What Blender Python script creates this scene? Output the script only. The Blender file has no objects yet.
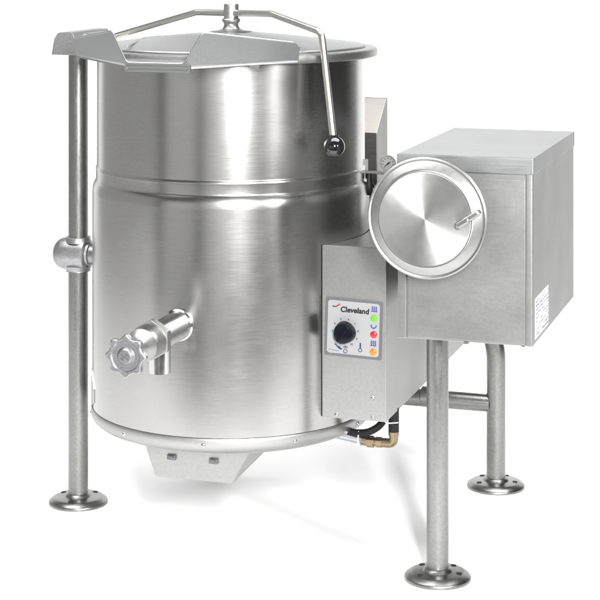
import bpy, bmesh, math, random
from mathutils import Vector, Matrix
random.seed(4)
U = 0.0024                       # metres per drawing unit
PHI = 0.307                      # the machine is turned a little to the viewer's left
S = bpy.context.scene
COL = S.collection
PI = math.pi

# ------------------------------------------------------------------ materials
def nodes_of(m):
    m.use_nodes = True
    nt = m.node_tree
    return nt, nt.nodes, nt.links, nt.nodes['Principled BSDF']

def steel(name, col=(0.62, 0.61, 0.595), rough=0.3, aniso=0.0, axis='Z', rot=0.25,
          grain=(4, 4, 420), grain_amt=0.10, bump=0.05, blotch=0.06, mottled=0.0, tint=0.05, wave=0.0):
    """brushed stainless steel: fine directional grain, faint handling marks"""
    m = bpy.data.materials.new(name)
    nt, N, L, b = nodes_of(m)
    b.inputs['Metallic'].default_value = 1.0
    tc = N.new('ShaderNodeTexCoord')
    mp = N.new('ShaderNodeMapping'); mp.inputs['Scale'].default_value = grain
    L.new(tc.outputs['Object'], mp.inputs['Vector'])
    g = N.new('ShaderNodeTexNoise'); g.inputs['Scale'].default_value = 1.0
    g.inputs['Detail'].default_value = 3; g.inputs['Roughness'].default_value = 0.5
    L.new(mp.outputs['Vector'], g.inputs['Vector'])
    c = N.new('ShaderNodeTexNoise'); c.inputs['Scale'].default_value = 9.0
    c.inputs['Detail'].default_value = 5
    L.new(tc.outputs['Object'], c.inputs['Vector'])
    # roughness = rough + grain + blotch
    mg = N.new('ShaderNodeMath'); mg.operation = 'MULTIPLY_ADD'
    mg.inputs[1].default_value = grain_amt * 2; mg.inputs[2].default_value = rough - grain_amt
    L.new(g.outputs['Fac'], mg.inputs[0])
    mb = N.new('ShaderNodeMath'); mb.operation = 'MULTIPLY_ADD'
    mb.inputs[1].default_value = blotch * 2
    L.new(c.outputs['Fac'], mb.inputs[0])
    ms = N.new('ShaderNodeMath'); ms.operation = 'SUBTRACT'; ms.inputs[1].default_value = blotch
    ms.use_clamp = True
    L.new(mg.outputs[0], mb.inputs[2]); L.new(mb.outputs[0], ms.inputs[0])
    L.new(ms.outputs[0], b.inputs['Roughness'])
    # small colour variation of the metal itself
    mr = N.new('ShaderNodeMapRange')
    mr.inputs['From Min'].default_value = 0.25; mr.inputs['From Max'].default_value = 0.75
    mr.inputs['To Min'].default_value = 1 - tint; mr.inputs['To Max'].default_value = 1 + tint
    L.new(g.outputs['Fac'], mr.inputs['Value'])
    vm = N.new('ShaderNodeVectorMath'); vm.operation = 'SCALE'
    vm.inputs[0].default_value = col
    L.new(mr.outputs[0], vm.inputs['Scale'])
    if mottled:
        f = N.new('ShaderNodeTexNoise'); f.inputs['Scale'].default_value = 190.0
        f.inputs['Detail'].default_value = 3
        L.new(tc.outputs['Object'], f.inputs['Vector'])
        r2 = N.new('ShaderNodeMapRange')
        r2.inputs['From Min'].default_value = 0.3; r2.inputs['From Max'].default_value = 0.7
        r2.inputs['To Min'].default_value = 1 - mottled; r2.inputs['To Max'].default_value = 1 + mottled
        L.new(f.outputs['Fac'], r2.inputs['Value'])
        v2 = N.new('ShaderNodeVectorMath'); v2.operation = 'SCALE'
        L.new(vm.outputs['Vector'], v2.inputs[0]); L.new(r2.outputs[0], v2.inputs['Scale'])
        L.new(v2.outputs['Vector'], b.inputs['Base Color'])
    else:
        L.new(vm.outputs['Vector'], b.inputs['Base Color'])
    bp = N.new('ShaderNodeBump'); bp.inputs['Strength'].default_value = bump
    bp.inputs['Distance'].default_value = 0.0006
    L.new(g.outputs['Fac'], bp.inputs['Height'])
    if wave:                      # slight waviness of the rolled sheet
        wn = N.new('ShaderNodeTexNoise'); wn.inputs['Scale'].default_value = 4.5
        wn.inputs['Detail'].default_value = 1
        L.new(tc.outputs['Object'], wn.inputs['Vector'])
        wb = N.new('ShaderNodeBump'); wb.inputs['Strength'].default_value = 1.0
        wb.inputs['Distance'].default_value = wave
        L.new(wn.outputs['Fac'], wb.inputs['Height'])
        L.new(wb.outputs['Normal'], bp.inputs['Normal'])
    L.new(bp.outputs['Normal'], b.inputs['Normal'])
    if aniso:
        b.inputs['Anisotropic'].default_value = aniso
        b.inputs['Anisotropic Rotation'].default_value = rot
        t = N.new('ShaderNodeTangent'); t.direction_type = 'RADIAL'; t.axis = axis
        L.new(t.outputs['Tangent'], b.inputs['Tangent'])
    return m

def plain(name, col, rough=0.4, metal=0.0, var=0.06, scale=60, coat=0.0):
    m = bpy.data.materials.new(name)
    nt, N, L, b = nodes_of(m)
    b.inputs['Metallic'].default_value = metal
    b.inputs['Roughness'].default_value = rough
    b.inputs['Coat Weight'].default_value = coat
    tc = N.new('ShaderNodeTexCoord')
    t = N.new('ShaderNodeTexNoise'); t.inputs['Scale'].default_value = scale
    t.inputs['Detail'].default_value = 3
    L.new(tc.outputs['Object'], t.inputs['Vector'])
    mr = N.new('ShaderNodeMapRange')
    mr.inputs['From Min'].default_value = 0.25; mr.inputs['From Max'].default_value = 0.75
    mr.inputs['To Min'].default_value = 1 - var; mr.inputs['To Max'].default_value = 1 + var
    L.new(t.outputs['Fac'], mr.inputs['Value'])
    vm = N.new('ShaderNodeVectorMath'); vm.operation = 'SCALE'; vm.inputs[0].default_value = col
    L.new(mr.outputs[0], vm.inputs['Scale']); L.new(vm.outputs['Vector'], b.inputs['Base Color'])
    return m

M = {}
M['body'] = steel('brushed_body_steel', col=(0.395, 0.392, 0.387), rough=0.26, aniso=0.3, grain=(22, 22, 1400), grain_amt=0.04, bump=0.007, blotch=0.045, tint=0.05, mottled=0.02, wave=0.002)
M['sheet'] = steel('brushed_sheet_steel', col=(0.355, 0.355, 0.352), rough=0.40, grain=(26, 26, 1300), grain_amt=0.05, bump=0.012, blotch=0.07, mottled=0.05, tint=0.04, wave=0.003)
M['top'] = steel('brushed_cover_steel', col=(0.355, 0.357, 0.36), rough=0.40, grain=(14, 520, 520), grain_amt=0.07, bump=0.03, mottled=0.03)
M['pipe'] = steel('satin_pipe_steel', col=(0.25, 0.25, 0.247), rough=0.33, grain=(260, 260, 30), grain_amt=0.08, bump=0.06, mottled=0.09)
M['cast'] = steel('cast_steel', col=(0.33, 0.33, 0.335), rough=0.46, grain=(160, 160, 160), grain_amt=0.1, bump=0.2, mottled=0.1)
M['rod'] = steel('rod_steel', col=(0.52, 0.51, 0.475), rough=0.36, grain=(200, 200, 60), grain_amt=0.06, bump=0.03)
M['polish'] = steel('polished_steel', col=(0.56, 0.56, 0.55), rough=0.2, grain=(60, 60, 60), grain_amt=0.05, bump=0.03)
M['edge'] = steel('rolled_edge_steel', col=(0.37, 0.37, 0.365), rough=0.42, grain=(90, 90, 300), grain_amt=0.06, bump=0.03)
M['satin'] = steel('satin_lathe_steel', col=(0.34, 0.34, 0.337), rough=0.42, aniso=0.5, axis='Y', rot=0.0, grain=(90, 90, 90), grain_amt=0.05, bump=0.02)
M['spun'] = steel('spun_disc_steel', col=(0.50, 0.50, 0.495), rough=0.48, aniso=0.82, axis='Y', rot=0.0,
                  grain=(60, 60, 60), grain_amt=0.04, bump=0.0, blotch=0.02)
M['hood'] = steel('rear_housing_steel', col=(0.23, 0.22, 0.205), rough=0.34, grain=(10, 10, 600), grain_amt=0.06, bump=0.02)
M['black_gloss'] = plain('black_phenolic', (0.008, 0.008, 0.009), 0.08, coat=0.6, var=0.02)
M['dial'] = plain('black_knob_plastic', (0.004, 0.005, 0.010), 0.2, var=0.05)
M['rubber'] = plain('black_rubber', (0.010, 0.010, 0.0105), 0.45)
M['hole'] = plain('hole_dark', (0.008, 0.008, 0.008), 0.8)
M['face'] = plain('panel_overlay_grey', (0.27, 0.27, 0.273), 0.4, var=0.02)
M['bezel'] = plain('panel_border_grey', (0.12, 0.122, 0.125), 0.4, metal=0.3, var=0.05)
M['ink'] = plain('black_ink', (0.004, 0.004, 0.005), 0.6, var=0.02)
M['blue'] = plain('blue_ink', (0.055, 0.05, 0.22), 0.5, var=0.02)
M['navy'] = plain('navy_ink', (0.03, 0.03, 0.12), 0.5, var=0.02)
M['redink'] = plain('red_ink', (0.60, 0.04, 0.05), 0.5, var=0.02)
M['green'] = plain('green_lens', (0.10, 0.37, 0.01), 0.25, var=0.02, coat=0.3)
M['red'] = plain('red_lens', (0.50, 0.008, 0.012), 0.25, var=0.02, coat=0.3)
M['orange'] = plain('orange_lens', (0.68, 0.155, 0.003), 0.25, var=0.02, coat=0.3)
M['white'] = plain('white_paper', (0.62, 0.62, 0.62), 0.5, var=0.02)
M['print'] = plain('label_print_grey', (0.10, 0.105, 0.12), 0.5, var=0.05)
M['brass'] = steel('aged_brass', col=(0.27, 0.21, 0.135), rough=0.34, grain=(150, 150, 150), grain_amt=0.08, bump=0.1)
M['braid'] = steel('braided_hose_steel', col=(0.45, 0.47, 0.49), rough=0.35, grain=(380, 380, 380), grain_amt=0.1, bump=0.4, mottled=0.12)
for k in ('ink', 'navy', 'blue', 'dial', 'rubber'):
    M[k].node_tree.nodes['Principled BSDF'].inputs['Specular IOR Level'].default_value = 0.18
M['backdrop'] = plain('white_studio_sweep', (0.95, 0.95, 0.95), 0.7, var=0.005, scale=3)

# ------------------------------------------------------------------ mesh building
def P(a, n, z):                  # a: along the tilt axis, n: towards the front, z: up
    return Vector((a, -n, z))

class MB:
    def __init__(s):
        s.v = []; s.f = []; s.m = []
    def add(s, vs, fs, mi=0):
        o = len(s.v)
        s.v += [tuple(v) for v in vs]
        for f in fs:
            s.f.append(tuple(i + o for i in f)); s.m.append(mi)
    def from_bm(s, bm, mi=0):
        bm.verts.ensure_lookup_table(); bm.verts.index_update()
        s.add([v.co.copy() for v in bm.verts], [[v.index for v in f.verts] for f in bm.faces], mi)
        bm.free()
    def box(s, a0, a1, n0, n1, z0, z1, bev=0.6, mi=0, seg=2):
        s.prism([(a0, n0), (a1, n0), (a1, n1), (a0, n1)], lambda p, h: P(p[0], p[1], h), z0, z1, bev, mi, seg)
    def prism(s, poly, fn, h0, h1, bev=0.0, mi=0, seg=2, ang=20):
        bm = bmesh.new()
        lo = [bm.verts.new(fn(p, h0)) for p in poly]
        hi = [bm.verts.new(fn(p, h1)) for p in poly]
        n = len(poly)
        bm.faces.new(lo[::-1]); bm.faces.new(hi)
        for i in range(n):
            j = (i + 1) % n
            bm.faces.new((lo[i], lo[j], hi[j], hi[i]))
        bmesh.ops.recalc_face_normals(bm, faces=bm.faces)
        if bev:
            es = [e for e in bm.edges if len(e.link_faces) == 2 and e.calc_face_angle() > math.radians(ang)]
            bmesh.ops.bevel(bm, geom=es, offset=bev, segments=seg, profile=0.5, affect='EDGES', clamp_overlap=True)
        s.from_bm(bm, mi)
    def ring_prism(s, outer, inner, fn, h0, h1, mi=0):
        n = len(outer)
        vs = [fn(p, h0) for p in outer] + [fn(p, h1) for p in outer] + [fn(p, h0) for p in inner] + [fn(p, h1) for p in inner]
        fs = []
        for i in range(n):
            j = (i + 1) % n
            fs += [(i, j, n + j, n + i), (2*n + j, 2*n + i, 3*n + i, 3*n + j),
                   (n + i, n + j, 3*n + j, 3*n + i), (j, i, 2*n + i, 2*n + j)]
        s.add(vs, fs, mi)
    def lathe(s, prof, origin=(0, 0, 0), axis=(0, 0, 1), seg=64, mi=0, a0=0.0, a1=2*PI, radial=None):
        ax = Vector(axis).normalized()
        t = Vector((1, 0, 0)) if abs(ax.x) < 0.9 else Vector((0, 1, 0))
        u = (t - ax * t.dot(ax)).normalized(); w = ax.cross(u)
        o = Vector(origin)
        full = abs(a1 - a0 - 2*PI) < 1e-6
        cnt = seg if full else seg + 1
        vs = []; rows = []
        for (r, h) in prof:
            if r < 1e-6:
                rows.append([len(vs)]); vs.append(o + ax * h)
            else:
                row = []
                for k in range(cnt):
                    th = a0 + (a1 - a0) * k / seg
                    rr = r * (radial(th, r, h) if radial else 1)
                    row.append(len(vs)); vs.append(o + ax * h + (u * math.cos(th) + w * math.sin(th)) * rr)
                rows.append(row)
        fs = []
        for A, B in zip(rows, rows[1:]):
            for k in range(seg):
                k2 = (k + 1) % cnt
                if len(A) == 1 and len(B) == 1: continue
                if len(A) == 1: fs.append((A[0], B[k2], B[k]))
                elif len(B) == 1: fs.append((A[k], A[k2], B[0]))
                else: fs.append((A[k], A[k2], B[k2], B[k]))
        s.add(vs, fs, mi)
    def tube(s, pts, r, seg=20, fillet=0.0, mi=0, fseg=10, caps=True):
        pts = [Vector(p) for p in pts]
        path = [pts[0]]
        for i in range(1, len(pts) - 1):
            fl = fillet[i-1] if isinstance(fillet, (list, tuple)) else fillet
            p, q, t = pts[i-1], pts[i], pts[i+1]
            d1 = (p - q).normalized(); d2 = (t - q).normalized()
            ang = d1.angle(d2)
            if fl <= 0 or ang > 3.10:
                path.append(q); continue
            cut = fl / math.tan(ang / 2)
            cut = min(cut, (p - q).length * 0.49 if i > 1 else (p-q).length*0.98, (t - q).length * 0.49 if i < len(pts)-2 else (t-q).length*0.98)
            rad = cut * math.tan(ang / 2)
            bis = (d1 + d2).normalized()
            c = q + bis * (rad / math.sin(ang / 2))
            s0 = q + d1 * cut - c; e0 = q + d2 * cut - c
            tot = s0.angle(e0); axn = s0.cross(e0).normalized()
            for k in range(fseg + 1):
                path.append(c + Matrix.Rotation(tot * k / fseg, 3, axn) @ s0)
        path.append(pts[-1])
        d = (path[1] - path[0]).normalized()
        t = Vector((0, 0, 1)) if abs(d.z) < 0.9 else Vector((1, 0, 0))
        u = (t - d * t.dot(d)).normalized()
        vs = []; rows = []
        for i, p in enumerate(path):
            if i == 0: d = (path[1] - p).normalized()
            elif i == len(path) - 1: d = (p - path[i-1]).normalized()
            else: d = ((path[i+1] - p).normalized() + (p - path[i-1]).normalized()).normalized()
            u = (u - d * u.dot(d)).normalized(); w = d.cross(u)
            rr = r[i] if isinstance(r, (list, tuple)) else r
            rows.append([len(vs) + k for k in range(seg)])
            vs += [p + (u * math.cos(2*PI*k/seg) + w * math.sin(2*PI*k/seg)) * rr for k in range(seg)]
        fs = []
        for A, B in zip(rows, rows[1:]):
            for k in range(seg):
                k2 = (k + 1) % seg
                fs.append((A[k], A[k2], B[k2], B[k]))
        if caps:
            fs.append(tuple(rows[0][::-1])); fs.append(tuple(rows[-1]))
        s.add(vs, fs, mi)
    def build(s, name, mats, parent=None, smooth=True, sharp=32, label=None):
        me = bpy.data.meshes.new(name)
        me.from_pydata([(x*U, y*U, z*U) for x, y, z in s.v], [], s.f)
        if not isinstance(mats, (list, tuple)): mats = [mats]
        for k in mats: me.materials.append(M[k])
        for p, mi in zip(me.polygons, s.m): p.material_index = mi
        bm = bmesh.new(); bm.from_mesh(me)
        bmesh.ops.recalc_face_normals(bm, faces=bm.faces)
        bm.to_mesh(me); bm.free()
        if smooth:
            for p in me.polygons: p.use_smooth = True
            me.set_sharp_from_angle(angle=math.radians(sharp))
        me.update()
        o = bpy.data.objects.new(name, me); COL.objects.link(o)
        if smooth:               # keep the large flat faces flat next to their small bevels
            wn = o.modifiers.new('weighted_normals', 'WEIGHTED_NORMAL'); wn.keep_sharp = True; wn.weight = 100
        if parent is not None: o.parent = parent
        if label: o['label'] = label
        return o

def rounded(poly, rad, seg=6):
    """2-D polygon with rounded corners; rad is one radius or one per corner"""
    out = []; n = len(poly)
    for i in range(n):
        r = rad[i] if isinstance(rad, (list, tuple)) else rad
        p, q, t = Vector(poly[i-1]), Vector(poly[i]), Vector(poly[(i+1) % n])
        if r <= 0: out.append(tuple(q)); continue
        d1 = (p - q).normalized(); d2 = (t - q).normalized()
        ang = d1.angle(d2); cut = r / math.tan(ang/2)
        c = q + (d1 + d2).normalized() * (r / math.sin(ang/2))
        a = q + d1*cut - c; b = q + d2*cut - c
        th0 = math.atan2(a.y, a.x); th1 = math.atan2(b.y, b.x)
        dth = (th1 - th0 + PI) % (2*PI) - PI
        for k in range(seg + 1):
            th = th0 + dth*k/seg
            out.append((c.x + r*math.cos(th), c.y + r*math.sin(th)))
    return out

def rrect(x0, x1, z0, z1, r, seg=6):
    return rounded([(x0, z0), (x1, z0), (x1, z1), (x0, z1)], r, seg)

def flatpoly(mb, pts, n, mi=0, th=0.25):
    """thin printed or applied shape on a plane that faces the front"""
    mb.prism(pts, lambda p, h: P(p[0], h, p[1]), n, n + th, 0, mi)

def stroke(mb, pts, n, w, mi=0, th=0.25):
    for (x0, y0), (x1, y1) in zip(pts, pts[1:]):
        d = Vector((x1-x0, y1-y0)); L = d.length
        if L < 1e-6: continue
        d /= L; q = Vector((-d.y, d.x)) * w/2; e = d*w*0.25
        a, b = Vector((x0, y0)) - e, Vector((x1, y1)) + e
        th += 0.003
        flatpoly(mb, [a+q, b+q, b-q, a-q], n, mi, th)

def text(mb, s, size, a, z, n, rot=0.0, mi=0, shear=0.0, bold=0.0, align='CENTER', wide=1.0):
    cu = bpy.data.curves.new('lettering', 'FONT')
    cu.body = s; cu.size = size; cu.align_x = align; cu.align_y = 'CENTER'
    cu.shear = shear; cu.offset = bold; cu.extrude = 0.12; cu.resolution_u = 4
    ob = bpy.data.objects.new('lettering', cu); COL.objects.link(ob)
    dg = bpy.context.evaluated_depsgraph_get()
    me = bpy.data.meshes.new_from_object(ob.evaluated_get(dg))
    cr, sr = math.cos(rot), math.sin(rot)
    vs = []
    for v in me.vertices:
        x, y = v.co.x*wide, v.co.y
        vs.append(P(a + x*cr - y*sr, n + 0.15 + v.co.z, z + x*sr + y*cr))
    mb.add(vs, [tuple(p.vertices) for p in me.polygons], mi)
    bpy.data.objects.remove(ob); bpy.data.meshes.remove(me); bpy.data.curves.remove(cu)

# ------------------------------------------------------------------ the machine
root = bpy.data.objects.new('tilting_kettle', None)
COL.objects.link(root)
root.rotation_euler = (0, 0, -PHI)
root['label'] = 'large stainless steel tilting steam kettle with side control cabinet, standing on three round flanged feet'
root['category'] = 'cooking kettle'

# --- jacketed body
mb = MB()
mb.lathe([(0, 100), (120, 100), (126, 101), (137.2, 118), (138, 118.6), (138, 329),
          (137.8, 333), (137.1, 336.6), (136.0, 339.4), (135.0, 341), (134.5, 342), (134.4, 343.4),
          (134.4, 350.8), (134.7, 352.2), (134.6, 353.6), (134.0, 355), (133.5, 356.2), (133.5, 464), (130, 464), (130, 330), (0, 300)], seg=192)
body = mb.build('kettle_body', 'body', root, sharp=25)
mb = MB()
mb.lathe([(136.6, 118.4), (138.6, 117.9), (139.3, 116.2), (139.3, 113), (139, 110), (137.5, 107), (134, 104.2), (129, 102.2), (124, 101.5)], seg=192)
mb.build('bottom_ring', 'edge', body)
def world_dir(th):               # angle measured on the ground as the photograph sees it -> machine axes
    x, y = math.sin(th), -math.cos(th)
    c, s_ = math.cos(PHI), math.sin(PHI)
    return Vector((x*c - y*s_, x*s_ + y*c, 0))
for k in range(10):
    d = world_dir(math.radians(-8.5 + 36*k))
    mb = MB()
    mb.lathe([(0, 1.5), (0.8, 1.45), (1.6, 1.1), (2.1, 0.2), (2.1, -0.6)], d*139.0 + Vector((0, 0, 112.0)), d, 14)
    mb.lathe([(0, 1.62), (0.5, 1.6), (0.6, 1.3)], d*139.0 + Vector((0, 0, 112.0)), d, 8, mi=1)
    mb.build('screw', ['polish', 'hole'], body)
# access plate low on the side of the jacket
mb = MB()
ths = [math.radians(-105 + t) for t in range(0, 34, 2)]
def patch_top(i): return 153 if i < len(ths) - 4 else 153 - 3.4*(i - len(ths) + 5)
def patch_bot(i): return 119.5 if i < len(ths) - 3 else 119.5 + 2.2*(i - len(ths) + 4)
vs = []; fs = []
for i, th in enumerate(ths):
    d = world_dir(th)
    for z in (patch_bot(i), patch_top(i)):
        for r in (137.5, 138.9): vs.append(d*r + Vector((0, 0, z)))
for i in range(len(ths)-1):
    o, q = 4*i, 4*i + 4
    fs += [(o+1, q+1, q+3, o+3), (o+3, q+3, q+2, o+2), (o, q, q+1, o+1)]
fs += [(0, 1, 3, 2), (4*len(ths)-4, 4*len(ths)-3, 4*len(ths)-1, 4*len(ths)-2)]
mb.add(vs, fs); mb.build('access_plate', 'body', body)
# rim
mb = MB()
mb.lathe([(133.6, 463.2), (143.6, 463.4), (145.4, 463.9), (146.2, 465.2), (146.3, 469.8), (145.5, 471.4), (144, 472.1), (139, 472.4), (133.5, 472.2), (132, 470), (131.5, 464)], seg=192)
mb.build('rim', 'edge', body)

# --- pouring lip
def wing(sign):
    T = Vector((27*sign, 200)); E = Vector((110*sign, 127))
    u = (E - T); Ln = u.length; u /= Ln
    out = Vector((u.y, -u.x)) * (-sign)
    if out.y < 0: out = -out
    zt, ze = 468.5, 470.5
    poly = rounded([(0, -1.5), (Ln, -1.5), (Ln, 14.5), (15, 28)], [0, 0, 9 if sign > 0 else 1.5, 6])
    def fn(p, h):
        q = T + u*p[0] + out*(p[1]*0.27 + h)
        return P(q.x, q.y, zt + (ze-zt)*p[0]/Ln + p[1])
    return poly, fn, u, out, E
lip = MB()
for sg in (-1, 1):
    poly, fn, u, out, E = wing(sg)
    lip.prism(poly, fn, 0, 1.4, 0.35, 0, 1)
    # return from the end of the wing to the rim
    R = E * (143.0 / E.length) + Vector((14*sg, -10)) * 0.3
    dv = (R - E).normalized(); nn = Vector((-dv.y, dv.x))
    def fr(p, h, E=E, dv=dv, nn=nn, out=out):
        q = E + dv*p[0] + nn*h + out*(p[1]*0.27*(1 - p[0]/40))
        return P(q.x, q.y, 470 + p[1])
    lip.prism([(0, -1.5), ((R-E).length, -1.5), ((R-E).length, 3), (4, 8), (0, 12)], fr, 0, 1.3, 0.3, 0, 1)
deck = [(-27, 200), (27, 200), (110, 127)]
arc0 = math.atan2(127, 110)
for k in range(0, 13):
    th = arc0 + (PI - 2*arc0) * k / 12
    deck.append((139*math.cos(th), 139*math.sin(th)))
deck.append((-110, 127))
lip.prism(deck, lambda p, h: P(p[0], p[1], h + (0 if p[1] > 160 else 3.2)), 463.6, 465.2, 0)
def wpt(sg, u_, v_):
    poly, fn, u, out, E = wing(sg)
    return fn((u_, v_), 0.7)
lip.tube([wpt(-1, 108, 14.6), wpt(-1, 15, 27.8), wpt(-1, 0, -0.2), wpt(1, 0, -0.2), wpt(1, 15, 27.8), wpt(1, 103, 15.2)], 0.85, 10, [5, 6, 6, 5], fseg=6)
lipo = lip.build('pouring_lip', 'top', root)
mb = MB()
mb.prism(rrect(-29, 34, 460.6, 468.6, 2.6), lambda p, h: P(p[0], h, p[1]), 199.2, 200.6, 0.3, 0, 1)
mb.ring_prism(rrect(-29, 34, 460.6, 468.6, 2.6), rrect(-27.2, 32.2, 462.4, 466.8, 1.6), lambda p, h: P(p[0], h, p[1]), 200.4, 202.0, 0)
mb.build('strainer_slot', 'top', lipo)
mb = MB()
mb.ring_prism(rrect(-26.9, 31.9, 462.6, 466.6, 1.5), rrect(-26.1, 31.1, 463.4, 465.8, 1.0), lambda p, h: P(p[0], h, p[1]), 200.5, 200.9, 0)
mb.build('slot_outline', 'bezel', lipo)  # thin dark grey ring that draws the outline of the slot
# gusset under the lip
mb = MB()
mb.prism([(132, 458), (147, 466.8), (132, 466.8)], lambda p, h: P(p[0]*math.cos(1.07)+h, p[0]*math.sin(1.07), p[1]), -5, 5, 0.4)
mb.build('lip_gusset', 'sheet', lipo)

# --- lid with its swinging arm
mb = MB()
mb.lathe([(134.2, 472.5), (134.2, 473.6), (133.2, 474.4), (128, 474.9), (124, 475.6), (60, 483.2), (26, 486.5), (14, 487.4), (0, 487.8)], seg=160)
# folded seam of the flap over the lip
mb.tube([P(-63, 116, 477.6), P(-86, 22, 480.2), P(-97, -52, 478.2)], 0.9, 8, 20)
lid = mb.build('lid', 'top', root)
mb = MB()
mb.tube([P(-97, -52, 478.2), P(-20, -96, 478.6), P(70, -92, 478.2)], 0.8, 8, 30)
mb.lathe([(0, 1.6), (1.2, 1.3), (1.8, 0)], P(-84, -60, 478.4), (0, 0, 1), 12)
mb.build('lid_hem', 'rod', lid)
mb = MB()
mb.lathe([(23, 486.2), (21, 487.6), (13, 488.6), (9, 490), (7.6, 492.5), (7.2, 494.5), (8, 496.2), (9.2, 497.4), (9.4, 499), (8.4, 500)], seg=40)
mb.build('hub_base', 'satin', lid)
arm = MB()
arm.tube([P(-172, -66, 472.5), P(-165.5, -63.5, 473.2), P(-44, -17, 505), P(0, 0, 505.5), P(55, 38, 507), P(121.5, 89, 492.5), P(134.8, 95, 394)],
         3.25, 20, [4, 16, 0, 22, 9])
armo = arm.build('lid_arm', 'rod', root)
mb = MB()
mb.lathe([(6.8, 497.5), (7.7, 498.6), (7.7, 513.5), (6.9, 514.8), (3, 515.3), (0, 515.4)], seg=32)
mb.build('arm_hub', 'edge', armo)
mb = MB()
bc = P(135.6, 95.4, 387.2)
mb.lathe([(0, -10)] + [(10*math.sin(t), -10*math.cos(t)) for t in [PI*k/20 for k in range(1, 20)]] + [(4.2, 9.4), (4.2, 11), (0, 11)], bc, (0, 0, 1), 36)
mb.build('ball_knob', 'black_gloss', armo)

# --- left support post, hinge head and trunnion collar
FL = [(30.2, 0), (30.2, 2.2), (29.4, 3.6), (26, 6.0), (22.5, 6.9), (13.6, 7.6), (12.4, 9.2), (11.2, 10.2), (9.9, 10.6)]
def flange(parent, a, n, holes):
    mb = MB()
    mb.lathe(FL, P(a, n, 0), (0, 0, 1), 72)
    for h in holes:
        d = world_dir(math.radians(h))
        c = P(a, n, 0) + d*20.2
        mb.lathe([(0, 7.45), (2.7, 7.4), (2.8, 6.0)], c, (0, 0, 1), 18, mi=1)
    return mb.build('foot_flange', ['pipe', 'hole'], parent)
mb = MB(); mb.tube([P(-167, 0, 8), P(-167, 0, 462)], 10.15, 40)
post = mb.build('support_post', 'pipe', root)
flange(post, -167, 0, (-15, 128, 235))
mb = MB()
mb.lathe([(0, -192), (7, -191.8), (11, -190.6), (14.2, -187.5), (15.8, -183), (16.6, -177), (16.8, -160), (16.3, -156.6), (15, -155.4), (12.5, -155.2), (12, -153), (10.5, -152), (10.5, -133)],
         (0, 0, 256), (1, 0, 0), 56)
mb.lathe([(12.6, 238.5), (12.4, 240), (14, 244)], P(-167, 0, 0), (0, 0, 1), 40)
mb.lathe([(14, 268), (12.4, 272), (12.6, 273.5), (10.2, 274)], P(-167, 0, 0), (0, 0, 1), 40)
col = mb.build('trunnion_collar', 'cast', post)
mb = MB(); d = Vector((-0.8, -0.55, 0)).normalized()
mb.lathe([(0, 1.4), (1.2, 1.2), (1.8, 0.2), (1.8, -2)], Vector((-186.5, -9.6, 254)), d, 14)
mb.build('set_screw', 'polish', post)
mb = MB()
prof = rounded([(-191.5, 460.6), (-162, 460.6), (-163.5, 474), (-167.5, 484), (-184, 484), (-188.5, 477)], [0.8, 0.8, 4, 5, 5, 4])
mb.prism(prof, lambda p, h: P(p[0], h, p[1]), 13, -78, 0.9, 0, 2, 45)
mb.lathe([(0, -40), (11, -40), (11.6, -38), (11.6, 12), (11, 14), (0, 14)], P(-166, -52, 470.5), (0, 1, 0), 28)
mb.build('hinge_head', 'cast', post)

# --- draw-off valve on the front
VZ = 222
mb = MB()
mb.lathe([(14.6, 135), (15.2, 139.2), (15.0, 141), (13.6, 142.4), (13.1, 145), (13.1, 181), (13.1, 198)], P(-2, 0, VZ), (0, -1, 0), 48)
valve = mb.build('draw_off_valve', 'polish', root)
mb = MB()
mb.lathe([(9.8, 0), (9.8, -33.4), (8.6, -33.4), (8.6, -6)], P(-2, 184, VZ), (0, 0, 1), 36)
mb.build('spout', 'polish', valve)
mb = MB()
hexp = [(18.4*math.cos(PI/6 + k*PI/3), 18.4*math.sin(PI/6 + k*PI/3)) for k in range(6)]
mb.prism(hexp, lambda p, h: P(-2 + p[0], h, VZ + p[1]), 197, 206, 1.0, 0, 2)
mb.build('hex_nut', 'satin', valve)
mb = MB()
mb.lathe([(15.2, 205), (15.2, 213), (13.6, 218), (14.2, 223), (14.8, 228), (11, 234), (7.2, 239), (6.2, 248), (8, 252), (8, 258)], P(-2, 0, VZ), (0, -1, 0), 40)
mb.build('bonnet', 'satin', valve)
mb = MB()
def lobes(th, r, h):
    if r < 13.2: return 1
    c = 0.5 + 0.5*math.cos(8*th)
    return 1 + 0.20*(c**1.8)*min(1, (r - 13.0)/2.2)
mb.lathe([(0, 257), (13, 256.6), (15.6, 257.6), (16.2, 260.0), (15.9, 262.8), (15, 263.6), (13.4, 263.4), (12.6, 262.4), (8.2, 262.0),
          (7.2, 262.8), (6.6, 264.2), (5.6, 265), (0, 265.2)], P(-2, 0, VZ - 1.6), (0, -1, 0), 128, radial=lobes)
wheel = mb.build('hand_wheel', 'cast', valve)
mb = MB()
for (x0, z0, x1, z1) in ((-3.6, 2.2, 3.4, -2.4), (-2.8, -2.2, 2.6, 2.4), (0.6, 3.0, 3.8, 1.0), (-3.8, -0.6, -1.2, -3.0)):
    stroke(mb, [(-2 + x0, VZ - 1.6 + z0), (-2 + x1, VZ - 1.6 + z1)], 265.2, 0.9, 0, 0.35)
for k in range(30):
    th = 2*PI*k/30; r0, r1 = 9.6, 11.2
    stroke(mb, [(-2 + r0*math.cos(th), VZ - 1.6 + r0*math.sin(th)), (-2 + r1*math.cos(th + 0.06), VZ - 1.6 + r1*math.sin(th + 0.06))], 262.1, 0.45, 1, 0.3)
mb.build('wheel_marking', ['bezel', 'print'], valve)

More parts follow.
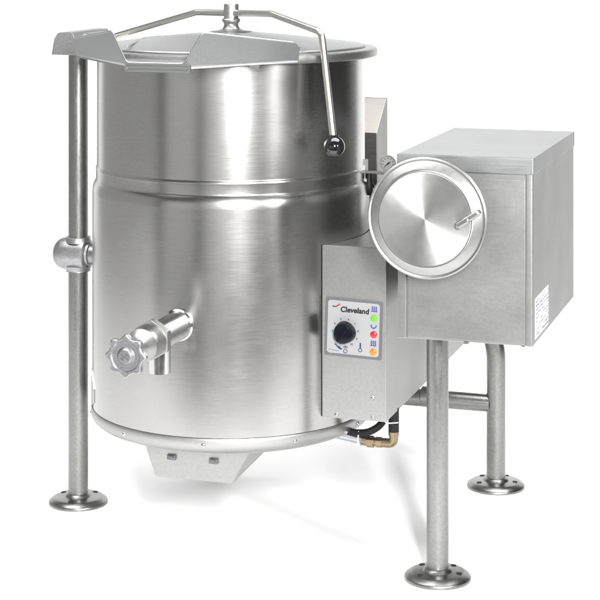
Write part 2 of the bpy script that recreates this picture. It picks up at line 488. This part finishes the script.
# --- hopper-shaped housing under the body, with clips
mb = MB()
top = [(-54, 100), (57, 100), (57, -60), (-54, -60)]; bot = [(-41, 100), (37, 100), (37, -12), (-41, -12)]
bm = bmesh.new()
lo = [bm.verts.new(P(x, y, 67 if y > 0 else 72)) for x, y in bot]; hi = [bm.verts.new(P(x, y, 103)) for x, y in top]
bm.faces.new(lo[::-1]); bm.faces.new(hi)
for i in range(4):
    j = (i+1) % 4; bm.faces.new((lo[i], lo[j], hi[j], hi[i]))
bmesh.ops.recalc_face_normals(bm, faces=bm.faces)
bmesh.ops.bevel(bm, geom=list(bm.edges), offset=0.7, segments=2, affect='EDGES')
mb.from_bm(bm)
house = mb.build('drain_housing', 'sheet', root)
for a in (-24, 18.5):
    mb = MB()
    mb.box(a - 4.4, a + 4.4, 99.5, 102.2, 84.6, 89.6, 0.5)
    mb.box(a - 2.8, a + 2.8, 101.8, 104.0, 86.6, 89.2, 0.5)
    mb.lathe([(0, 1.6), (1.3, 1.2), (1.6, 0)], P(a + 1, 103.6, 87.8), (0, -1, 0), 10)
    mb.build('clip', 'bezel', house)

# --- control box: runs back along the side of the body
mb = MB()
RB = 138.6
th0 = math.atan2(74, math.sqrt(RB*RB - 74*74)); th1 = -math.atan2(92, math.sqrt(RB*RB - 92*92))
a_f = RB*math.cos(th0); a_b = RB*math.cos(th1)
plan = [(179.8, 74), (179.8, -290), (a_b - 20, -290)]
for k in range(25):
    th = th1 + (th0 - th1)*k/24
    plan.append((RB*math.cos(th), RB*math.sin(th)))
mb.prism(plan, lambda p, h: P(p[0], p[1], h), 129.8, 292, 0.9, 0, 2, 25)
box = mb.build('control_box', 'sheet', root)
for a, z in ((131.5, 134), (166.5, 133.6), (166.5, 152)):
    mb = MB()
    mb.lathe([(0, 1.5), (1.0, 1.4), (1.9, 0.8), (2.3, 0), (2.3, -0.8)], P(a, 74.0, z), (0, -1, 0), 16)
    mb.lathe([(0, 1.7), (0.7, 1.6), (0.8, 1.2)], P(a, 74.0, z), (0, -1, 0), 6, mi=1)
    mb.build('screw', ['polish', 'hole'], box)
# panel: turned a touch clockwise like the photographed one
TILT = -0.030
PC = (148.1, 215.4)
def tw(x, z):
    c, s_ = math.cos(TILT), math.sin(TILT)
    return (PC[0] + x*c - z*s_, PC[1] + x*s_ + z*c)
def twp(pts): return [tw(*p) for p in pts]
NF = 74.0
mb = MB()
mb.prism(twp(rrect(-27.8, 27.8, -27.4, 27.4, 1.6)), lambda p, h: P(p[0], h, p[1]), NF - 0.5, NF + 0.7, 0.25, 0, 1)
mb.prism(twp(rrect(-25.2, 25.2, -24.8, 24.8, 2.8)), lambda p, h: P(p[0], h, p[1]), NF + 0.3, NF + 1.1, 0.2, 1, 1)
mb.build('control_panel', ['bezel', 'face'], box)
NP = NF + 1.1
mb = MB()
ca, cz = tw(0.9, 16.8)
text(mb, 'Cleveland', 7.0, ca, cz, NP, TILT, 0, 0.10, 0.20, 'CENTER', 1.0)
for pts, w, mi in (([(-20.5, 19.4), (-18.6, 18.8), (-16.2, 19.6), (-14.6, 20.8)], 0.75, 0), ([(-15.6, 20.2), (-13.9, 22.2)], 0.9, 1), ([(-14.8, 20.6), (-13.0, 20.9)], 0.8, 1)):
    stroke(mb, twp(pts), NP + 0.05, w, mi)
mb.build('lettering', ['ink', 'redink'], box)
KC = (-7.6, -4.2)
mb = MB()
marks = ['1', '2', '3', '4', '5', '6', '7', '8', '9', '10']
for k in range(10):
    th = math.radians(-112 - k*34.2)
    x, z = KC[0] + 12.6*math.cos(th), KC[1] + 12.6*math.sin(th)
    a, zz = tw(x, z); text(mb, marks[k], 2.7, a, zz, NP, TILT, 0, 0, 0.03)
a, zz = tw(KC[0] + 0.4, KC[1] - 13.4); stroke(mb, [(a, zz - 0.7), (a, zz + 0.7)], NP + 0.05, 0.5)
# switch-off symbol, ring and temperature symbol under the dial
a, zz = tw(-7.0, -18.3); text(mb, 'OFF', 2.5, a, zz, NP, TILT, 0, 0, 0.03)
ring = [(-7.0 + 1.8*math.cos(2*PI*k/16), -21.9 + 1.8*math.sin(2*PI*k/16)) for k in range(17)]
stroke(mb, twp(ring), NP + 0.05, 0.5)
ring = [(7.4 + 1.6*math.cos(2*PI*k/16), -19.6 + 1.6*math.sin(2*PI*k/16)) for k in range(17)]
stroke(mb, twp(ring), NP + 0.05, 0.6); stroke(mb, twp([(7.4, -17.8), (7.4, -13.2)]), NP + 0.07, 1.3)
flatpoly(mb, twp([(-18.2, -16.2), (-16.2, -15.8), (-14.6, -17.6), (-12.8, -18.0), (-10.2, -20.2), (-10.6, -20.9), (-12.6, -20.6), (-14.4, -19.4), (-15.6, -17.9), (-16.6, -17.0)]), NP + 0.05, 0, 0.25)
stroke(mb, twp([(-23.5, -21.4), (-13.5, -22.6)]), NP + 0.05, 0.35, 1)
mb.build('dial_scale', ['navy', 'print'], box)
for zc_ in (19.9, -12.0):
    mb = MB()
    for k in range(3):
        x0 = 19.9 - 1.9 + 1.9*k
        stroke(mb, twp([(x0 + 0.45*math.sin(1.9*t), zc_ - 1.2 + t*0.5) for t in range(0, 8)]), NP + 0.05, 0.75)
    stroke(mb, twp([(17.1, zc_ - 2.1), (22.6, zc_ - 2.1)]), NP + 0.05, 0.9)
    mb.build('heat_symbol', 'blue', box)
mb = MB()
pot = [(17.2, 4.4), (17.8, 2.8), (19.2, 2.0), (20.6, 2.2), (21.8, 3.2), (22.3, 4.8)]
stroke(mb, twp(pot), NP + 0.05, 1.0); stroke(mb, twp([(16.6, 4.0), (18.0, 5.2)]), NP + 0.09, 0.7)
mb.build('tilt_symbol', 'blue', box)
for z, k in ((11.5, 'green'), (-3.9, 'red'), (-20.0, 'orange')):
    a, zz = tw(20.0, z)
    mb = MB()
    mb.lathe([(3.35, 0), (3.3, 0.5), (2.6, 1.1), (1.4, 1.5), (0, 1.6)], P(a, NP - 0.2, zz), (0, -1, 0), 24)
    mb.build('indicator_light', k, box, label='round %s indicator light' % k)
mb = MB()
a, zz = tw(*KC)
def kn(th, r, h): return 1 + 0.03*math.cos(3*th + 0.6)
mb.lathe([(10.2, 0), (10.4, 1.2), (9.9, 2.6), (9.6, 7.4), (8.8, 8.6), (7, 9.1), (0, 9.2)], P(a, NP - 0.1, zz), (0, -1, 0), 48, radial=kn)
mb.prism(rrect(-1.6, 1.6, -8.6, 8.6, 1.4), lambda p, h: P(a + p[0]*0.8 + p[1]*0.6, h, zz - p[0]*0.6 + p[1]*0.8), NP + 8.6, NP + 11.6, 0.6)
mb.build('dial_knob', 'dial', box)

# --- rear housing with its sloping hood
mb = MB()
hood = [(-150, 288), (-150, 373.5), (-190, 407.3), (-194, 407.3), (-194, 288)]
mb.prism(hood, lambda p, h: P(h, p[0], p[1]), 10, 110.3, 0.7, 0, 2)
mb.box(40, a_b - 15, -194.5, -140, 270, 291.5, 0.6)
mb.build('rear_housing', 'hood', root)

# --- pressure gauge and its pipework
mb = MB()
GA, GN, GZ = 156.4, -25, 358.4
g = P(GA, GN + 2, GZ)
mb.lathe([(0, -5), (6.6, -5), (7.7, -4), (8.1, 2.2), (7.7, 3.0), (6.8, 3.0), (6.6, 2.2)], g, (0, -1, 0), 36)
gauge = mb.build('pressure_gauge', 'polish', root)
mb = MB(); mb.lathe([(6.7, 1.9), (0, 1.9)], g, (0, -1, 0), 32)
mb.build('gauge_face', 'face', gauge)
mb = MB()
for k in range(9):
    th = math.radians(225 - 33.75*k)
    stroke(mb, [(GA + 4.6*math.cos(th), GZ + 4.6*math.sin(th)), (GA + 5.8*math.cos(th), GZ + 5.8*math.sin(th))], GN + 4, 0.5)
stroke(mb, [(GA - 3.0, GZ - 2.6), (GA + 2.4, GZ + 1.6)], GN + 4.1, 0.8)
mb.lathe([(0, 2.8), (0.9, 2.6), (1.0, 1.9)], g, (0, -1, 0), 12)
mb.build('needle', 'ink', gauge)
mb = MB()
mb.tube([P(GA, GN, GZ - 5), P(GA, GN, GZ - 14), P(GA, GN, 310), P(GA, GN, 288)], 2.6, 14)
mb.box(132, GA + 6, GN - 6, GN + 6, 347.6, 349.6, 0.4)
mb.build('gauge_pipe', 'pipe', gauge)
mb = MB()
mb.prism(rounded([(129, 340), (135.2, 336.5), (140.5, 330.5), (142.6, 332), (137.5, 339), (133.6, 343.5), (133.6, 361), (131, 361), (131, 344), (129, 345)], 0.8, 3),
         lambda p, h: P(p[0], h, p[1]), GN - 5, GN + 5, 0.3)
mb.build('valve_bracket', 'edge', gauge)
mb = MB()
mb.lathe([(0, 326), (4.0, 326.6), (5.4, 329), (5.4, 336), (3.6, 339), (3, 348), (0, 348)], P(136.6, GN + 2, 0), (0, 0, 1), 18)
mb.build('relief_valve', 'rubber', gauge)

# --- console cabinet
A0, A1, N0, N1, Z0, Z1 = 209.2, 331.2, 149.7, -79.9, 226.4, 389.7
mb = MB()
mb.box(A0 + 0.9, A1 - 0.9, N1 + 1, N0 - 2.6, Z0, 376, 0.9)
mb.box(A0 + 0.9, A0 + 8.8, N0 - 3.4, N0 - 0.7, Z0 + 0.02, 375.9, 0.9)
mb.box(A1 - 6.8, A1 - 0.88, N0 - 3.4, N0 - 0.72, Z0 + 0.02, 375.9, 0.9)
cab = mb.build('console_cabinet', 'sheet', root)
mb = MB(); mb.box(A0 + 9.6, A1 - 7.5, N0 - 3.2, N0 - 1.9, Z0 + 1.6, 370.6, 0.5)
mb.build('front_panel', 'sheet', cab)
mb = MB(); mb.box(A0, A1, N1, N0, 375.2, Z1, 0.8)
mb.build('top_cover', 'top', cab)
mb = MB(); mb.box(A0 + 60, A0 + 64, N0 - 8, N0 - 2, Z0 - 1.6, Z0 + 0.3, 0.3); mb.build('cabinet_clip', 'bezel', cab)
mb = MB(); mb.box(A1 - 11, A1 - 8, N0 - 5, N0 - 2.4, Z0 - 0.7, Z0 + 0.3, 0.2)
mb.build('cabinet_clip', 'bezel', cab)
# rating plate on the side
mb = MB()
mb.box(A1 - 1.2, A1 - 0.55, 70, 136.5, 230.5, 266, 0.15)
label_o = mb.build('rating_plate', 'white', cab)
mb = MB()
for i in range(9):
    z = 263 - i*3.6; n = 134.5
    while n > 73:
        w = random.choice((3, 5, 7, 10, 14)); w = min(w, n - 71.5)
        if random.random() < 0.8: mb.box(A1 - 0.62, A1 - 0.47, n - w, n, z - random.choice((0.7, 0.9, 1.5)), z, 0)
        n -= w + 1.8
mb.build('plate_print', 'print', cab)
# --- trunnion housing that joins the control box to the cabinet
mb = MB()
mb.box(179, A0 + 2, -66, -22, 240, 284, 1.2)
mb.build('trunnion_housing', 'sheet', root)
# --- tilt wheel: spun disc with a fold-down crank
mb = MB()
dc = P(243.8, 0, 338.6)
mb.lathe([(0, 146), (9, 146), (9, 174), (30, 176), (49.5, 176.5)], dc, (0, -1, 0), 40)
mb.lathe([(49.5, 176.5), (52, 176.9), (52.9, 178.4), (52.7, 180.2), (51.4, 181.2), (50.0, 180.6), (48.5, 182.0), (43.4, 185.6), (42.0, 186.3), (41.3, 186.4), (40.9, 186.0)], dc, (0, -1, 0), 128)
tiltw = mb.build('tilt_wheel', 'satin', root)
mb = MB()
mb.lathe([(40.9, 186.2), (40.5, 186.9), (39.8, 187.0), (25, 187.15), (8, 187.2), (0, 187.2)], dc, (0, -1, 0), 128)
mb.build('spun_disc', 'spun', tiltw)
mb = MB()
mb.tube([P(272.5, 191.4, 334.4), P(274, 191.4, 335.4), P(282.6, 191.4, 341.2), P(283.2, 191.4, 341.6), P(290.4, 191.4, 346.6), P(291.8, 191.4, 347.6)],
        [1.8, 3.0, 3.1, 2.6, 2.8, 2.0], 18)
mb.lathe([(0, 186), (3, 186), (3, 191), (0, 191)], P(273.6, 0, 335.2), (0, -1, 0), 16)
mb.lathe([(0, 182), (2.4, 182), (2.4, 191), (0, 191)], P(289.6, 0, 346.2), (0, -1, 0), 16)
mb.build('crank_handle', 'satin', tiltw)

# --- legs under the cabinet
mb = MB(); mb.tube([P(235, 101, 8), P(235, 101, 229)], 10.0, 40)
leg1 = mb.build('leg', 'pipe', root, label='straight front leg')
flange(leg1, 235, 101, (-55, 68, 130, -140))
mb = MB(); mb.tube([P(232, -182, 8), P(232, -182, 214), P(150, -182, 214)], 10.0, 40, 84, fseg=20)
leg2 = mb.build('leg', 'pipe', root, label='rear leg with a bent top')
flange(leg2, 232, -182, (-66, 72, 140, -140))
mb = MB()
mb.tube([P(226, -182, 88), P(118, -182, 88), P(118, -182, 132)], 9.2, 32, 14)
mb.lathe([(10.6, 0), (10.8, 1), (10.8, 26), (9, 27)], P(178, -182, 89.5), (-1, 0, 0), 32)
mb.build('cross_bar', 'pipe', root)

# --- hoses and fittings below the control box
mb = MB()
mb.tube([P(62, 10, 104), P(84, 18, 101.4), P(104, 26, 102.6), P(122, 30, 101.8), P(146, 30, 98.6)], 4.2, 16, 30)
hose = mb.build('braided_hose', 'braid', root)
mb = MB()
hx = [(math.cos(PI/6 + k*PI/3), math.sin(PI/6 + k*PI/3)) for k in range(6)]
mb.tube([P(144, 30, 98.8), P(150, 30, 98.4)], 4.8, 16)
for x0, x1, r in ((149, 156, 5.9), (158, 164, 5.2)):
    mb.prism([(p[0]*r, p[1]*r) for p in hx], lambda p, h: P(h, 30 + p[0], 98 + p[1]), x0, x1, 0.5)
mb.tube([P(155, 30, 98), P(175.5, 30, 98), P(175.5, 30, 109)], 4.4, 18, 5)
mb.tube([P(175.5, 30, 106), P(175.5, 30, 109.5)], 5.2, 18)
mb.build('brass_elbow', 'brass', hose)
mb = MB(); mb.tube([P(175.5, 30, 109), P(175.5, 30, 132)], 5.1, 20)
mb.build('drain_pipe', 'rubber', hose)
mb = MB(); mb.tube([P(96, 12, 103), P(120, 28, 109), P(137, 34, 106), P(152, 36, 108), P(165, 34, 116), P(170, 30, 131)], 3.4, 14, 22)
mb.build('black_cable', 'rubber', hose)
mb = MB()
mb.tube([P(143, 37, 109), P(142, 37.5, 101), P(142.5, 36, 93.5), P(143, 28, 93), P(143.6, 26, 104)], 0.7, 8, 3)
mb.build('cable_tie', 'white', hose)
mb = MB()
mb.tube([P(157, 40, 131), P(163, 40, 124), P(172, 40, 119.5), P(182, 38, 120.5)], 0.55, 8, 8)
mb.build('cable_tie', 'white', hose)

# ------------------------------------------------------------------ surface and background: one white studio sweep
mb = MB()
rows = []
XW = 1300
yf, yb, RC, H = -600, 1250, 260, 1050
prof = [(yf, 0), (0, 0), (yb - RC, 0)]
for k in range(1, 13):
    t = PI/2*k/12; prof.append((yb - RC + RC*math.sin(t), RC - RC*math.cos(t)))
prof.append((yb, H))
vs = []; fs = []
for (y, z) in prof: vs += [(-XW, y, z), (XW - 50, y, z)]
for i in range(len(prof)-1): fs.append((2*i, 2*i+1, 2*i+3, 2*i+2))
mb.add(vs, fs)
sweep = mb.build('floor', 'backdrop', None, sharp=60)
sweep['kind'] = 'structure'
sweep['label'] = 'plain white studio floor curving up into the background'

# ------------------------------------------------------------------ lamps
def area(name, loc, target, sx, sy, radiance, col=(1, 1, 1)):
    li = bpy.data.lights.new(name, 'AREA'); li.shape = 'RECTANGLE'
    li.size = sx; li.size_y = sy; li.color = col
    li.energy = radiance * PI * sx * sy
    o = bpy.data.objects.new(name, li); COL.objects.link(o)
    o.location = loc
    d = Vector(target) - Vector(loc)
    o.rotation_euler = d.to_track_quat('-Z', 'Y').to_euler()
    return o
def around(deg, dist, z): # direction as seen from above, 0 = towards the camera, positive = right
    t = math.radians(deg); return (dist*math.sin(t), -dist*math.cos(t), z)
area('high_front_softbox', around(8, 4.8, 1.98), (0.1, 0, 0.1), 0.36, 1.05, 350)
area('high_side_softbox', around(38, 4.8, 1.98), (0.1, 0, 0.1), 0.30, 1.05, 118)
area('overhead_softbox', (0.1, -0.35, 3.0), (0.1, -0.35, 0), 3.8, 1.7, 9.2)
area('strip_softbox_front', around(-11, 4.9, 1.0), (0, 0, 0.9), 1.5, 3.0, 0.75)
area('strip_softbox_side', around(38, 4.6, 0.75), (0, 0, 0.75), 0.45, 1.6, 1.2)
area('side_softbox', around(-95, 3.4, 1.1), (0, 0, 0.9), 5.0, 2.8, 0.5)
area('fill_softbox', around(-39, 4.4, 0.95), (0.2, 0, 0.8), 2.1, 2.4, 0.8)
area('rim_softbox', around(136, 3.75, 1.1), (0.5, 0, 0.7), 2.2, 2.1, 0.25)

# ------------------------------------------------------------------ world
w = bpy.data.worlds.new('World'); S.world = w; w.use_nodes = True
bg = w.node_tree.nodes['Background']
bg.inputs['Color'].default_value = (1, 0.985, 0.96, 1); bg.inputs['Strength'].default_value = 0.05

# ------------------------------------------------------------------ camera
cam = bpy.data.cameras.new('camera'); co = bpy.data.objects.new('camera', cam); COL.objects.link(co)
co.location = (68.766*U, -1786.256*U, 579.777*U); co.rotation_euler = (PI/2, 0, 0)
cam.sensor_width = 36; cam.lens = 36*1786.256/600
cam.shift_x = 0; cam.shift_y = -361.313/600
cam.clip_start = 0.05; cam.clip_end = 100
S.camera = co
S.view_settings.view_transform = 'Standard'; S.view_settings.look = 'None'
S.view_settings.exposure = 0; S.view_settings.gamma = 1
S.cycles.max_bounces = 10; S.cycles.glossy_bounces = 6
S.cycles.use_denoising = True
